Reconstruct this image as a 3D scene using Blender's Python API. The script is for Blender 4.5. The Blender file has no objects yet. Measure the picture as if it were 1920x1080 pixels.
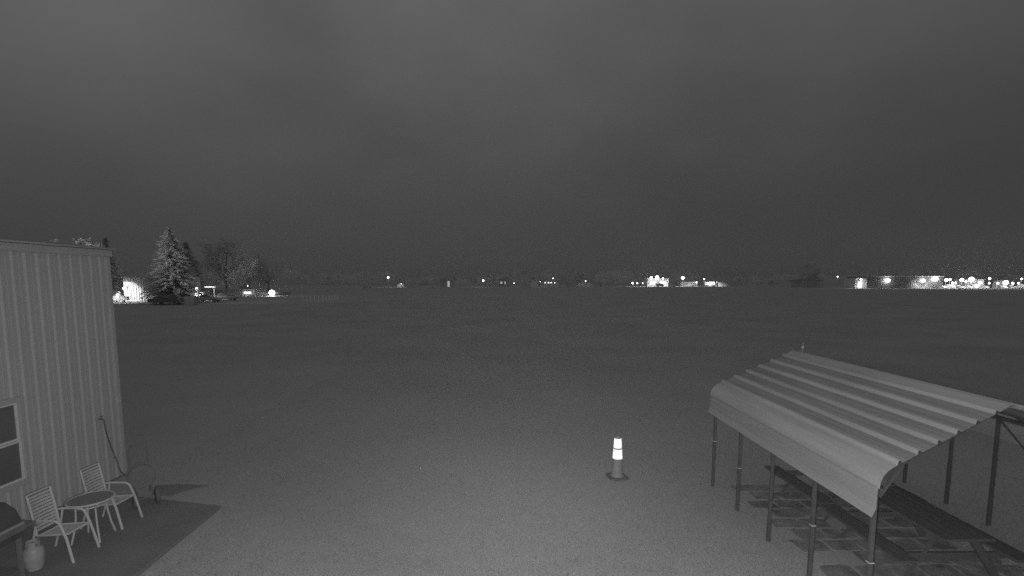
import bpy, math, random
from math import sin, cos, pi, radians, sqrt
from mathutils import Vector, Matrix
random.seed(7)
S = bpy.context.scene
C = S.collection

# ------------------------------------------------------------------ camera
F, PITCH, HOR, H, YAW = 945.14, 0.1028, 525.3, 4.2, 0.0155
PY0 = HOR + F * math.tan(PITCH)
cam = bpy.data.objects.new('camera', bpy.data.cameras.new('camera'))
C.objects.link(cam)
cam.location = (0, 0, H)
cam.rotation_euler = (pi / 2 - PITCH, 0, 0)
cam.data.sensor_width = 36.0
cam.data.lens = 36.0 * F / 1920.0
cam.data.shift_y = (PY0 - 540.0) / 1920.0
cam.data.clip_start = 0.1
cam.data.clip_end = 12000
S.camera = cam
S.view_settings.view_transform = 'Standard'
S.view_settings.look = 'None'
S.view_settings.exposure = 0.0
S.view_settings.gamma = 1.0
S.render.engine = 'CYCLES'
S.cycles.use_denoising = False
S.cycles.max_bounces = 5
S.cycles.sample_clamp_indirect = 1.0
S.cycles.sample_clamp_direct = 9.0

# ------------------------------------------------------------------ night sky (cloud lit from the town)
w = bpy.data.worlds.new('World')
S.world = w
w.use_nodes = True
N, K = w.node_tree.nodes, w.node_tree.links
N.clear()
def wn(t, **kw):
    n = N.new(t)
    for k, v in kw.items(): setattr(n, k, v)
    return n
def wmath(op, a, b=None, clamp=False):
    n = wn('ShaderNodeMath', operation=op, use_clamp=clamp)
    for i, v in enumerate((a, b)):
        if v is None: continue
        if isinstance(v, (int, float)): n.inputs[i].default_value = v
        else: K.new(v, n.inputs[i])
    return n.outputs[0]
tc = wn('ShaderNodeTexCoord')
sep = wn('ShaderNodeSeparateXYZ'); K.new(tc.outputs['Generated'], sep.inputs[0])
up = wmath('MINIMUM', wmath('MAXIMUM', sep.outputs[2], 0.0), 0.5)
base = wmath('ADD', wmath('MULTIPLY', wmath('POWER', up, 1.6), 0.208), 0.0468)
mp = wn('ShaderNodeMapping'); mp.inputs['Scale'].default_value = (1.3, 1.3, 2.2)
mp.inputs['Location'].default_value = (1.7, 0.2, 0.1)
K.new(tc.outputs['Generated'], mp.inputs[0])
nz = wn('ShaderNodeTexNoise'); nz.inputs['Scale'].default_value = 2.1; nz.inputs['Detail'].default_value = 9.0
nz.inputs['Roughness'].default_value = 0.45
K.new(mp.outputs[0], nz.inputs['Vector'])
cl = wmath('ADD', wmath('MULTIPLY', nz.outputs[0], 0.8), 0.62)
# the cloud glows more to the left, over the lit yard there
side = wmath('MULTIPLY', sep.outputs[0], -0.30)
fac = wmath('MULTIPLY', cl, wmath('ADD', side, 1.02))
damp = wmath('MULTIPLY', up, 4.0, True)
fac = wmath('ADD', wmath('MULTIPLY', wmath('SUBTRACT', fac, 1.0), damp), 1.0)
rad = wmath('MULTIPLY', base, fac)
bg = wn('ShaderNodeBackground'); bg.inputs[0].default_value = (1, 1, 1, 1)
K.new(rad, bg.inputs['Strength'])
wo = wn('ShaderNodeOutputWorld'); K.new(bg.outputs[0], wo.inputs[0])

# ------------------------------------------------------------------ the infrared lamps under the camera (they light the yard in the photograph)
def spot(name, loc, target, power, size, blend=1.0, radius=0.03):
    l = bpy.data.lights.new(name, 'SPOT')
    l.energy = power; l.spot_size = radians(size); l.spot_blend = blend; l.shadow_soft_size = radius
    o = bpy.data.objects.new(name, l); C.objects.link(o)
    o.location = loc
    o.rotation_euler = (Vector(target) - Vector(loc)).to_track_quat('-Z', 'Y').to_euler()
    return o
spot('infrared_lamp', (0.0, 0.06, 4.14), (0.0, 20, 2.9), 820, 62)
spot('infrared_lamp', (0.0, 0.06, 4.12), (0.0, 10, 0.6), 1360, 150, 0.8)

# ------------------------------------------------------------------ pixel and yard helpers (they give world positions)
cp, sp_ = cos(PITCH), sin(PITCH)
def ray(u, v):
    a, b = (u - 960) / F, (PY0 - v) / F
    return Vector((a, cp + b * sp_, -sp_ + b * cp))
def at(u, v, z=0.0):
    d = ray(u, v); t = (z - H) / d.z
    return Vector((d.x * t, d.y * t, z))
def atD(u, v, D):
    d = ray(u, v); t = D / d.y
    return Vector((d.x * t, D, H + d.z * t))
def Y(x, d, z=0.0):                       # yard axes (turned a degree) to world
    return Vector((x * cos(YAW) - d * sin(YAW), x * sin(YAW) + d * cos(YAW), z))

# ------------------------------------------------------------------ materials
MATS = {}
def mat(name, v, rough=0.7, var=0.12, scale=6.0, metal=0.0, bump=0.0, bscale=40.0, stretch=None, emit=0.0, spec=0.3, detail=5.0, fine=0.0, fscale=30.0):
    if name in MATS: return MATS[name]
    m = bpy.data.materials.new(name); m.use_nodes = True
    n, k = m.node_tree.nodes, m.node_tree.links
    p = n['Principled BSDF']
    p.inputs['Roughness'].default_value = rough
    p.inputs['Metallic'].default_value = metal
    p.inputs['Specular IOR Level'].default_value = spec
    t = n.new('ShaderNodeTexCoord'); vec = t.outputs['Object']
    if stretch:
        q = n.new('ShaderNodeMapping'); q.inputs['Scale'].default_value = stretch
        k.new(vec, q.inputs[0]); vec = q.outputs[0]
    a = n.new('ShaderNodeTexNoise'); a.inputs['Scale'].default_value = scale; a.inputs['Detail'].default_value = detail
    k.new(vec, a.inputs['Vector'])
    r = n.new('ShaderNodeMapRange')
    r.inputs[1].default_value = 0.25; r.inputs[2].default_value = 0.75
    r.inputs[3].default_value = v * (1 - var); r.inputs[4].default_value = v * (1 + var)
    k.new(a.outputs[0], r.inputs[0])
    out = r.outputs[0]
    if fine:
        b2 = n.new('ShaderNodeTexNoise'); b2.inputs['Scale'].default_value = fscale; b2.inputs['Detail'].default_value = 3.0
        k.new(t.outputs['Object'], b2.inputs['Vector'])
        r2 = n.new('ShaderNodeMapRange'); r2.inputs[1].default_value = 0.25; r2.inputs[2].default_value = 0.75
        r2.inputs[3].default_value = 1 - fine; r2.inputs[4].default_value = 1 + fine
        k.new(b2.outputs[0], r2.inputs[0])
        mu = n.new('ShaderNodeMath'); mu.operation = 'MULTIPLY'
        k.new(out, mu.inputs[0]); k.new(r2.outputs[0], mu.inputs[1]); out = mu.outputs[0]
    cc = n.new('ShaderNodeCombineColor')
    for i in range(3): k.new(out, cc.inputs[i])
    k.new(cc.outputs[0], p.inputs['Base Color'])
    if bump:
        b = n.new('ShaderNodeTexNoise'); b.inputs['Scale'].default_value = bscale; b.inputs['Detail'].default_value = 4.0
        k.new(vec, b.inputs['Vector'])
        bb = n.new('ShaderNodeBump'); bb.inputs['Strength'].default_value = bump; bb.inputs['Distance'].default_value = 0.02
        k.new(b.outputs[0], bb.inputs['Height']); k.new(bb.outputs[0], p.inputs['Normal'])
    if emit:
        p.inputs['Emission Color'].default_value = (1, 1, 1, 1)
        p.inputs['Emission Strength'].default_value = emit
    MATS[name] = m
    return m

def leafmat(name, v, var, scale):
    m = mat(name, v, 0.8, var, scale)
    n, k = m.node_tree.nodes, m.node_tree.links
    p = n['Principled BSDF']; out = [x for x in n if x.type == 'OUTPUT_MATERIAL'][0]
    tr = n.new('ShaderNodeBsdfTranslucent'); mx = n.new('ShaderNodeMixShader'); mx.inputs[0].default_value = 0.5
    k.new(p.inputs['Base Color'].links[0].from_socket, tr.inputs['Color'])
    k.new(p.outputs[0], mx.inputs[1]); k.new(tr.outputs[0], mx.inputs[2]); k.new(mx.outputs[0], out.inputs[0])
    return m
def retromat():
    # glass-bead sheeting: sends light back to where it came from
    m = mat('reflective_collar', 0.85, 0.6, 0.02, 9.0)
    n, k = m.node_tree.nodes, m.node_tree.links
    p = n['Principled BSDF']; out = [x for x in n if x.type == 'OUTPUT_MATERIAL'][0]
    g_ = n.new('ShaderNodeNewGeometry'); gl = n.new('ShaderNodeBsdfAnisotropic')
    gl.inputs['Roughness'].default_value = 0.5; gl.inputs['Color'].default_value = (.9, .9, .9, 1)
    k.new(g_.outputs['Incoming'], gl.inputs['Normal'])
    mx = n.new('ShaderNodeMixShader'); mx.inputs[0].default_value = 0.55
    k.new(p.outputs[0], mx.inputs[1]); k.new(gl.outputs[0], mx.inputs[2]); k.new(mx.outputs[0], out.inputs[0])
    return m
M = dict(
    siding=mat('painted_siding', 0.47, 0.55, 0.07, 1.4, fine=0.05, fscale=60, stretch=(1, 1, 0.25)),
    trim=mat('painted_trim', 0.46, 0.5, 0.06, 4.0, fine=0.04),
    win_white=mat('white_vinyl', 0.72, 0.4, 0.04, 5.0),
    glass=mat('dark_glass', 0.17, 0.15, 0.15, 2.0, spec=0.4),
    roof_steel=mat('carport_roof_steel', 0.42, 0.7, 0.17, 2.2, spec=0.1, stretch=(3, 0.25, 3), fine=0.05, fscale=25),
    roof_pan=mat('carport_roof_pan_shade', 0.29, 0.8, 0.2, 2.2, stretch=(3, 0.25, 3), fine=0.06, fscale=25, spec=0.1),  # darker copy of the roof steel, shade of the pans put into its colour
    side_steel=mat('carport_side_steel', 0.37, 0.6, 0.09, 2.4, stretch=(3, 0.3, 6), fine=0.05, fscale=25),
    tube=mat('galvanised_tube', 0.105, 0.5, 0.2, 8.0),
    bright=mat('bright_band', 0.55, 0.35, 0.05, 10.0),
    wood=mat('weathered_wood', 0.115, 0.8, 0.25, 7.0, stretch=(9, 0.7, 9), bump=0.3),
    paver=mat('dark_paver', 0.25, 0.9, 0.45, 2.6, bump=0.3, bscale=25, fine=0.25, fscale=9, detail=8, spec=0.05),
    concrete=mat('patio_concrete', 0.205, 0.85, 0.14, 1.6, bump=0.15, bscale=60, fine=0.07, fscale=30),
    pale_concrete=mat('pale_concrete', 0.45, 0.85, 0.2, 0.3, fine=0.1, fscale=2),
    asphalt=mat('asphalt', 0.2, 0.9, 0.2, 0.4),
    chair=mat('white_chair_frame', 0.52, 0.45, 0.06, 8.0),
    strap=mat('white_vinyl_strap', 0.46, 0.5, 0.07, 9.0),
    tabglass=mat('smoked_table_glass', 0.19, 0.25, 0.1, 5.0),
    black=mat('black_enamel', 0.09, 0.45, 0.12, 6.0),
    black2=mat('black_paint', 0.17, 0.55, 0.12, 6.0),
    handle=mat('steel_handle', 0.32, 0.4, 0.05, 6.0),
    tank=mat('white_tank_paint', 0.35, 0.45, 0.12, 9.0),
    rubber=mat('black_rubber', 0.15, 0.8, 0.15, 9.0),
    hose=mat('dark_hose', 0.17, 0.6, 0.15, 12.0),
    plastic=mat('grey_plastic', 0.18, 0.6, 0.12, 8.0),
    cone=mat('cone_plastic', 0.28, 0.6, 0.1, 9.0),
    collar=retromat(),
    blade=mat('grass_blade', 0.30, 0.9, 0.3, 3.0, spec=0.0),
    needle=leafmat('conifer_needles', 0.75, 0.3, 0.8),
    leaf=leafmat('broad_leaves', 0.66, 0.3, 0.6),
    bark=mat('bark', 0.2, 0.9, 0.2, 4.0),
    woods=leafmat('far_woods_leaves', 0.8, 0.15, 0.05),
    white_wall=mat('white_metal_wall', 0.60, 0.6, 0.06, 0.8),
    shop_wall=mat('workshop_wall', 0.10, 0.6, 0.1, 0.5),
    grey_wall=mat('grey_metal_wall', 0.42, 0.6, 0.1, 0.5),
    dark_wall=mat('dark_wall', 0.44, 0.7, 0.15, 0.5),
    dark_roof=mat('dark_roofing', 0.40, 0.8, 0.15, 0.5),
    car_dark=mat('dark_car_paint', 0.10, 0.35, 0.05, 2.0, spec=0.5),
    car_pale=mat('pale_car_paint', 0.60, 0.35, 0.05, 2.0, spec=0.5),
    car_mid=mat('grey_car_paint', 0.30, 0.35, 0.05, 2.0, spec=0.5),
    lamp=mat('lamp_lens', 0.8, 0.4, 0.0, 5.0, emit=30.0),
    dimlamp=mat('dim_lamp_lens', 0.8, 0.4, 0.0, 5.0, emit=9.0),
    litwin=mat('lit_window', 0.8, 0.4, 0.0, 5.0, emit=1.6),
    dimwin=mat('dim_lit_window', 0.8, 0.4, 0.0, 5.0, emit=0.35),
    pole=mat('lamp_pole', 0.2, 0.6, 0.1, 3.0),
    white=mat('white_paint', 0.78, 0.5, 0.04, 3.0),
)

# ------------------------------------------------------------------ mesh helpers
class MB:
    def __init__(s): s.v, s.f, s.smooth = [], [], False
    def add(s, vs, fs):
        o = len(s.v); s.v += [tuple(p) for p in vs]; s.f += [tuple(i + o for i in f) for f in fs]; return s
    def box(s, x0, x1, y0, y1, z0, z1):
        vs = [(x, y, z) for z in (z0, z1) for y in (y0, y1) for x in (x0, x1)]
        return s.add(vs, [(0, 2, 3, 1), (4, 5, 7, 6), (0, 1, 5, 4), (2, 6, 7, 3), (0, 4, 6, 2), (1, 3, 7, 5)])
    def obox(s, c, ax, ay, az):             # box from centre and three half axes
        c, ax, ay, az = map(Vector, (c, ax, ay, az))
        vs = [c + i * ax + j * ay + k * az for k in (-1, 1) for j in (-1, 1) for i in (-1, 1)]
        return s.add(vs, [(0, 2, 3, 1), (4, 5, 7, 6), (0, 1, 5, 4), (2, 6, 7, 3), (0, 4, 6, 2), (1, 3, 7, 5)])
    def tube(s, pts, r, n=8, rs=None, square=False):
        pts = [Vector(p) for p in pts]; rings = []
        up0 = None
        if square: n = 4
        for i, p in enumerate(pts):
            a = pts[max(i - 1, 0)]; b = pts[min(i + 1, len(pts) - 1)]
            t = (b - a).normalized()
            u = (up0 - up0.dot(t) * t) if up0 is not None else (Vector((0, 0, 1)).cross(t) if abs(t.z) < 0.9 else Vector((0, 1, 0)).cross(t))
            u.normalize(); up0 = u; w_ = t.cross(u)
            rr = rs[i] if rs else r
            if square: rr *= 1.414
            off = pi / 4 if square else 0
            rings.append([p + rr * (cos(off + 2 * pi * k / n) * u + sin(off + 2 * pi * k / n) * w_) for k in range(n)])
        vs = [q for rg in rings for q in rg]; fs = []
        for i in range(len(pts) - 1):
            for k in range(n):
                fs.append((i * n + k, i * n + (k + 1) % n, (i + 1) * n + (k + 1) % n, (i + 1) * n + k))
        fs.append(tuple(range(n))[::-1]); fs.append(tuple((len(pts) - 1) * n + k for k in range(n)))
        return s.add(vs, fs)
    def lathe(s, prof, c=(0, 0, 0), n=24, axis='z'):
        vs, fs = [], []
        for r, h in prof:
            for k in range(n):
                a = 2 * pi * k / n
                p = (r * cos(a), r * sin(a), h)
                if axis == 'y': p = (p[0], p[2], p[1])
                if axis == 'x': p = (p[2], p[0], p[1])
                vs.append((p[0] + c[0], p[1] + c[1], p[2] + c[2]))
        for i in range(len(prof) - 1):
            for k in range(n): fs.append((i * n + k, i * n + (k + 1) % n, (i + 1) * n + (k + 1) % n, (i + 1) * n + k))
        fs.append(tuple(range(n))[::-1]); fs.append(tuple((len(prof) - 1) * n + k for k in range(n)))
        return s.add(vs, fs)
    def torus(s, c, R, r, n=28, m=8, axis='z'):
        vs, fs = [], []
        for i in range(n):
            a = 2 * pi * i / n
            for j in range(m):
                b = 2 * pi * j / m
                q = (R + r * cos(b)) * cos(a), (R + r * cos(b)) * sin(a), r * sin(b)
                if axis == 'x': q = (q[2], q[0], q[1])
                if axis == 'y': q = (q[0], q[2], q[1])
                vs.append((q[0] + c[0], q[1] + c[1], q[2] + c[2]))
        for i in range(n):
            for j in range(m):
                fs.append((i * m + j, ((i + 1) % n) * m + j, ((i + 1) % n) * m + (j + 1) % m, i * m + (j + 1) % m))
        return s.add(vs, fs)
    def prism(s, poly, y0, y1, axis='y'):   # polygon (x,z) run along y; or (y,z) along x
        n = len(poly)
        if axis == 'y': vs = [(a, y0, b) for a, b in poly] + [(a, y1, b) for a, b in poly]
        elif axis == 'x': vs = [(y0, a, b) for a, b in poly] + [(y1, a, b) for a, b in poly]
        else: vs = [(a, b, y0) for a, b in poly] + [(a, b, y1) for a, b in poly]
        fs = [(i, (i + 1) % n, n + (i + 1) % n, n + i) for i in range(n)]
        fs += [tuple(range(n))[::-1], tuple(range(n, 2 * n))]
        return s.add(vs, fs)
    def build(s, name, material, parent=None, smooth=False, bevel=0.0):
        me = bpy.data.meshes.new(name); me.from_pydata(s.v, [], s.f); me.update()
        o = bpy.data.objects.new(name, me); C.objects.link(o)
        me.materials.append(material)
        if parent is not None: o.parent = parent
        import bmesh
        b = bmesh.new(); b.from_mesh(me); bmesh.ops.recalc_face_normals(b, faces=b.faces)
        b.to_mesh(me); b.free()
        if smooth:
            for p in me.polygons: p.use_smooth = True
            md = o.modifiers.new('split', 'EDGE_SPLIT'); md.split_angle = radians(38)
        if bevel:
            md = o.modifiers.new('bevel', 'BEVEL'); md.width = bevel; md.segments = 2; md.limit_method = 'ANGLE'
        return o
def tag(o, label, cat, group=None, kind=None):
    o['label'] = label; o['category'] = cat
    if group: o['group'] = group
    if kind: o['kind'] = kind
    return o
def thing(name, label, cat, loc=(0, 0, 0), rz=0.0, group=None):
    o = bpy.data.objects.new(name, None); C.objects.link(o)
    o.empty_display_size = 0.2
    o.location = loc; o.rotation_euler = (0, 0, rz)
    return tag(o, label, cat, group)
def kids(o): return [c for c in bpy.data.objects if c.parent == o]
def copy_tree(o, parent=None):
    c = o.copy(); C.objects.link(c)
    if parent is not None: c.parent = parent
    for ch in list(o.children): copy_tree(ch, c)
    return c
def structure(o): o['kind'] = 'structure'; return o

# ================================================================== GROUND
gm = mat('mown_grass', 0.42, 0.95, 0.13, 0.16, bump=0.25, bscale=55.0, detail=9.0, fine=0.2, fscale=34.0, spec=0.0)
g = MB(); n = 24
xs = [-5000, -1500, -500, -200, -80, -30, -10, 0, 10, 30, 80, 200, 500, 1500, 5000]
ys = [-200, -20, 0, 10, 20, 40, 80, 160, 320, 700, 1500, 6000]
vs = [(x, y, 0) for y in ys for x in xs]
fs = [(j * len(xs) + i, j * len(xs) + i + 1, (j + 1) * len(xs) + i + 1, (j + 1) * len(xs) + i) for j in range(len(ys) - 1) for i in range(len(xs) - 1)]
g.add(vs, fs); structure(g.build('ground', gm))

import numpy as np
def blades(n, seed=4):
    g_ = np.random.default_rng(seed)
    dd = 5.6 + 26.0 * g_.random(n * 3) ** 2.0
    xx = (g_.random(n * 3) * 2 - 1) * (dd * 1.02 + 1.0)
    keep = ~((xx < -5.30) & (dd < 9.75)) & ~((xx < -5.3 - (dd - 9.0) * .0) & (xx < -8.0)) & ~((xx > 4.45) & (xx < 7.2) & (dd < 10.0) & (g_.random(n * 3) < .93))
    # denser in soft patches
    pat_ = np.sin(xx * 2.1 + np.sin(dd * 1.7)) + np.sin(dd * 2.9 + 1.3 * np.sin(xx * 1.1)) + np.sin(xx * 5.3 - dd * 4.1) * .6
    keep &= g_.random(n * 3) < (.66 + .07 * pat_)
    xx, dd = xx[keep][:n], dd[keep][:n]; m_ = len(xx)
    a = g_.random(m_) * 6.283; h_ = (.015 + .028 * g_.random(m_) ** 1.6); w_ = .004 + .005 * g_.random(m_)
    lean = .015 + .035 * g_.random(m_); b_ = g_.random(m_) * 6.283
    V = np.zeros((m_, 3, 3))
    V[:, 0] = np.stack([xx - w_ * np.cos(a), dd - w_ * np.sin(a), np.full(m_, -.002)], 1)
    V[:, 1] = np.stack([xx + w_ * np.cos(a), dd + w_ * np.sin(a), np.full(m_, -.002)], 1)
    V[:, 2] = np.stack([xx + lean * np.cos(b_), dd + lean * np.sin(b_), h_], 1)
    me = bpy.data.meshes.new('grass')
    me.vertices.add(m_ * 3); me.vertices.foreach_set('co', V.reshape(-1))
    me.loops.add(m_ * 3); me.loops.foreach_set('vertex_index', np.arange(m_ * 3, dtype=np.int32))
    me.polygons.add(m_); me.polygons.foreach_set('loop_start', np.arange(0, m_ * 3, 3, dtype=np.int32))
    me.update(calc_edges=True); me.materials.append(M['blade'])
    o = bpy.data.objects.new('grass', me); C.objects.link(o)
    return tag(o, 'short mown grass of the field in front of the building', 'grass', kind='stuff')
blades(170000)

# ================================================================== METAL-SIDED BUILDING (left)
XW = -8.24
bld = thing('metal_building', 'tall ribbed metal-sided building with a white framed window at the left edge', 'building', Y(XW, 0), YAW)
D0, D1, ZT = -6.0, 10.70, 4.68
pm = []                                          # rib profile along D, x outward
pitch = 0.231; d = D1 - 0.16
prof = [(D1 - 0.06, 0.0)]
while d - pitch > D0:
    prof += [(d, 0.0), (d - 0.022, 0.019), (d - 0.052, 0.019), (d - 0.085, 0.0), (d - 0.14, 0.0), (d - 0.145, 0.003), (d - 0.165, 0.003), (d - 0.17, 0.0)]
    d -= pitch
prof.append((D0, 0.0))
WD0, WD1, WZ0, WZ1 = 7.54, 8.465, 0.82, 2.155      # window opening
sd = MB()
def strip(pr, z0, z1):
    vs = [(x, y, z0) for y, x in pr] + [(x, y, z1) for y, x in pr]; k = len(pr)
    sd.add(vs, [(i, i + 1, k + i + 1, k + i) for i in range(k - 1)])
up_ = [p for p in prof if p[0] >= WD1]; mid = [p for p in prof if WD0 <= p[0] < WD1]; low = [p for p in prof if p[0] < WD0]
up_.append((WD1, 0.0)); mid = [(WD1, 0.0)] + mid + [(WD0, 0.0)]; low = [(WD0, 0.0)] + low
strip(up_, 0.03, ZT); strip(low, 0.03, ZT); strip(mid, 0.03, WZ0); strip(mid, WZ1, ZT)
sd.build('siding', M['siding'], bld)
b = MB().box(-7.0, -0.04, D0, D1 - 0.03, 0.02, ZT - 0.02); b.build('wall', M['siding'], bld)
b = MB().box(-0.10, 0.042, D1 - 0.085, D1 + 0.02, 0.02, ZT); b.build('corner_trim', M['trim'], bld, bevel=0.008)
b = MB().box(-0.05, 0.075, D0, D1 + 0.05, ZT, ZT + 0.14); b.build('fascia_board', M['trim'], bld, bevel=0.01)
rf = MB().prism([(0.12, ZT + 0.145), (0.12, ZT + 0.175), (-3.7, ZT + 0.62), (-7.2, ZT + 0.2), (-7.2, ZT + 0.15)], D0 - 0.1, D1 + 0.12)
rf.build('roof', M['dark_roof'], bld)
wnd = MB()
for (a0, a1, z0, z1) in ((WD0 - 0.09, WD1 + 0.09, WZ1, WZ1 + 0.09), (WD0 - 0.09, WD1 + 0.09, WZ0 - 0.09, WZ0), (WD0 - 0.09, WD0, WZ0, WZ1), (WD1, WD1 + 0.09, WZ0, WZ1)):
    wnd.box(-0.03, 0.055, a0, a1, z0, z1)
win = wnd.build('window', M['trim'], bld, bevel=0.006)
sash = MB(); t = 0.035; zm = (WZ0 + WZ1) / 2
for z0, z1, x in ((WZ0, zm + 0.015, 0.03), (zm + 0.017, WZ1, 0.012)):
    sash.box(x - 0.03, x, WD0 + 0.002, WD0 + t, z0, z1); sash.box(x - 0.03, x, WD1 - t, WD1 - 0.002, z0, z1)
    sash.box(x - 0.03, x + 0.001, WD0 + t, WD1 - t, z0 + 0.002, z0 + t); sash.box(x - 0.03, x + 0.001, WD0 + t, WD1 - t, z1 - t, z1 - 0.002)
sash.build('sash', M['win_white'], win)
MB().box(0.004, 0.010, WD0 + t, WD1 - t, WZ0 + t, zm).build('pane', M['glass'], win)
MB().box(-0.013, -0.008, WD0 + t, WD1 - t, zm + 0.04, WZ1 - t).build('pane', M['glass'], win)

# patio slab and the small pad beyond it
pat = MB()
e = [(-5.24, 4.0), (-5.22, 6.88), (-5.25, 9.05), (-6.1, 9.24), (-6.97, 9.46), (-8.2, 9.62), (-8.2, 4.0)]
pat.prism([tuple(Y(a, c_)[:2]) for a, c_ in e], -0.1, 0.045, axis='z')
structure(pat.build('patio', M['concrete'], bevel=0.012))
sl = MB().prism([tuple(Y(*q)[:2]) for q in ((-6.93, 9.66), (-6.50, 9.56), (-6.43, 9.72), (-6.05, 10.07), (-6.75, 10.12), (-7.15, 10.05))], -0.05, 0.018, axis='z')
structure(sl.build('paving', M['concrete']))
PZ = 0.045

# ------------------------------------------------------------------ strap chairs
def make_chair(label):
    r = thing('patio_chair', label, 'chair', group='white strap chairs on the patio')
    hw = 0.18
    def arc(p0, p1, p2, k=5):
        p0, p1, p2 = map(Vector, (p0, p1, p2))
        return [(1 - t) ** 2 * p0 + 2 * t * (1 - t) * p1 + t * t * p2 for t in [i / k for i in range(k + 1)]]
    st = MB()
    for i in range(9):                               # seat straps run across
        x = -0.235 + i * 0.058
        z = 0.385 + 0.045 * (i / 8.0) ** 1.5
        sag = 0.012
        ys_ = [-hw + 0.01, -hw * 0.5, 0, hw * 0.5, hw - 0.01]
        v = []
        for k_, y in enumerate(ys_):
            dz = -sag * (1 - (y / hw) ** 2)
            v += [(x - 0.019, y, z + dz), (x + 0.019, y, z + dz + 0.002), (x + 0.019, y, z + dz - 0.006), (x - 0.019, y, z + dz - 0.008)]
        f = []
        for k_ in range(4):
            for q in range(4): f.append((k_ * 4 + q, k_ * 4 + (q + 1) % 4, (k_ + 1) * 4 + (q + 1) % 4, (k_ + 1) * 4 + q))
        st.add(v, f)
    st.build('seat', M['strap'], r)
    bk = MB()
    top, bot = Vector((-0.33, 0, 0.98)), Vector((-0.225, 0, 0.43))
    dirv = (top - bot); L_ = dirv.length; dn = dirv.normalized(); nn = Vector((dn.z, 0, -dn.x))
    for i in range(11):
        c = bot + dn * (0.03 + i * (L_ - 0.05) / 10.4)
        bow = 0.02
        for s_ in (0,):
            ys_ = [-hw + 0.01, -hw * 0.5, 0, hw * 0.5, hw - 0.01]; v = []
            for y in ys_:
                cc = c - nn * bow * (1 - (y / hw) ** 2)
                for a_, b_ in ((-0.0195, 0.003), (0.0195, 0.003), (0.0195, -0.004), (-0.0195, -0.004)):
                    q = cc + dn * a_ + nn * b_; v.append((q.x, y, q.z))
            f = []
            for k_ in range(4):
                for q in range(4): f.append((k_ * 4 + q, k_ * 4 + (q + 1) % 4, (k_ + 1) * 4 + (q + 1) % 4, (k_ + 1) * 4 + q))
            bk.add(v, f)
    bk.build('backrest', M['strap'], r)
    fr = MB()
    for s_ in (-1, 1):
        y = s_ * hw
        pts = arc((0.25, y, 0.425), (0.0, y, 0.40), (-0.2, y, 0.385)) + arc((-0.235, y, 0.39), (-0.24, y, 0.44), (-0.26, y, 0.60)) + [Vector((-0.335, y, 0.995))]
        fr.tube(pts, 0.016, 8)
    fr.tube([(0.25, -hw, 0.425), (0.25, hw, 0.425)], 0.015, 8)
    fr.tube([(-0.335, -hw, 0.995), (-0.335, hw, 0.995)], 0.013, 8)
    fr.tube([(-0.22, -hw, 0.372), (-0.22, hw, 0.372)], 0.013, 8)
    fr.build('frame', M['chair'], r, smooth=True)
    for s_ in (-1, 1):
        y = s_ * (hw + 0.03)
        ar = MB()
        pts = [(-0.265, y, 0.615), (-0.2, y, 0.63), (0.0, y, 0.635), (0.10, y, 0.63)]
        for a_, b_ in zip(pts[:-1], pts[1:]):
            ar.tube([a_, b_], 0.0185, 8)
        ar.build('armrest', M['chair'], r, smooth=True)
        lg = MB().tube([(0.10, y, 0.63), (0.155, y, 0.60), (0.19, y, 0.53), (0.25, y, 0.36), (0.335, y + s_ * 0.01, 0.0)], 0.019, 8)
        lg.build('leg', M['chair'], r, smooth=True)
        lg = MB().tube([(-0.19, y, 0.63), (-0.22, y, 0.5), (-0.27, y, 0.3), (-0.375, y + s_ * 0.01, 0.0)], 0.015, 8)
        lg.build('leg', M['chair'], r, smooth=True)
    return r
ch = make_chair('white strap patio chair nearer the propane tank and grill')
ch.location = Y(-6.69, 7.40, PZ); ch.rotation_euler = (0, 0, YAW - 0.06)
ch2 = copy_tree(ch); ch2['label'] = 'white strap patio chair beside the hose reel at the building corner'
ch2.location = Y(-6.73, 8.40, PZ); ch2.rotation_euler = (0, 0, YAW - 0.04)

# ------------------------------------------------------------------ round side table
tb = thing('side_table', 'round white framed side table with a dark glass top between the two strap chairs', 'table', Y(-6.66, 7.90, PZ), YAW)
MB().lathe([(0.0, 0.655), (0.295, 0.655), (0.297, 0.661), (0.0, 0.661)], n=40).build('tabletop', M['tabglass'], tb, smooth=True)
rim = MB().torus((0, 0, 0.655), 0.305, 0.014, 48, 8)
rim.torus((0, 0, 0.575), 0.215, 0.012, 40, 8)
rim.build('rim', M['chair'], tb, smooth=True)
for k in range(4):
    a = pi / 4 + k * pi / 2 + 0.15
    def P(r_, z_): return (r_ * cos(a), r_ * sin(a), z_)
    MB().tube([P(0.30, 0.645), P(0.225, 0.60), P(0.20, 0.54), P(0.205, 0.40), P(0.235, 0.2), P(0.285, 0.0)], 0.0145, 8).build('leg', M['chair'], tb, smooth=True)

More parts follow.
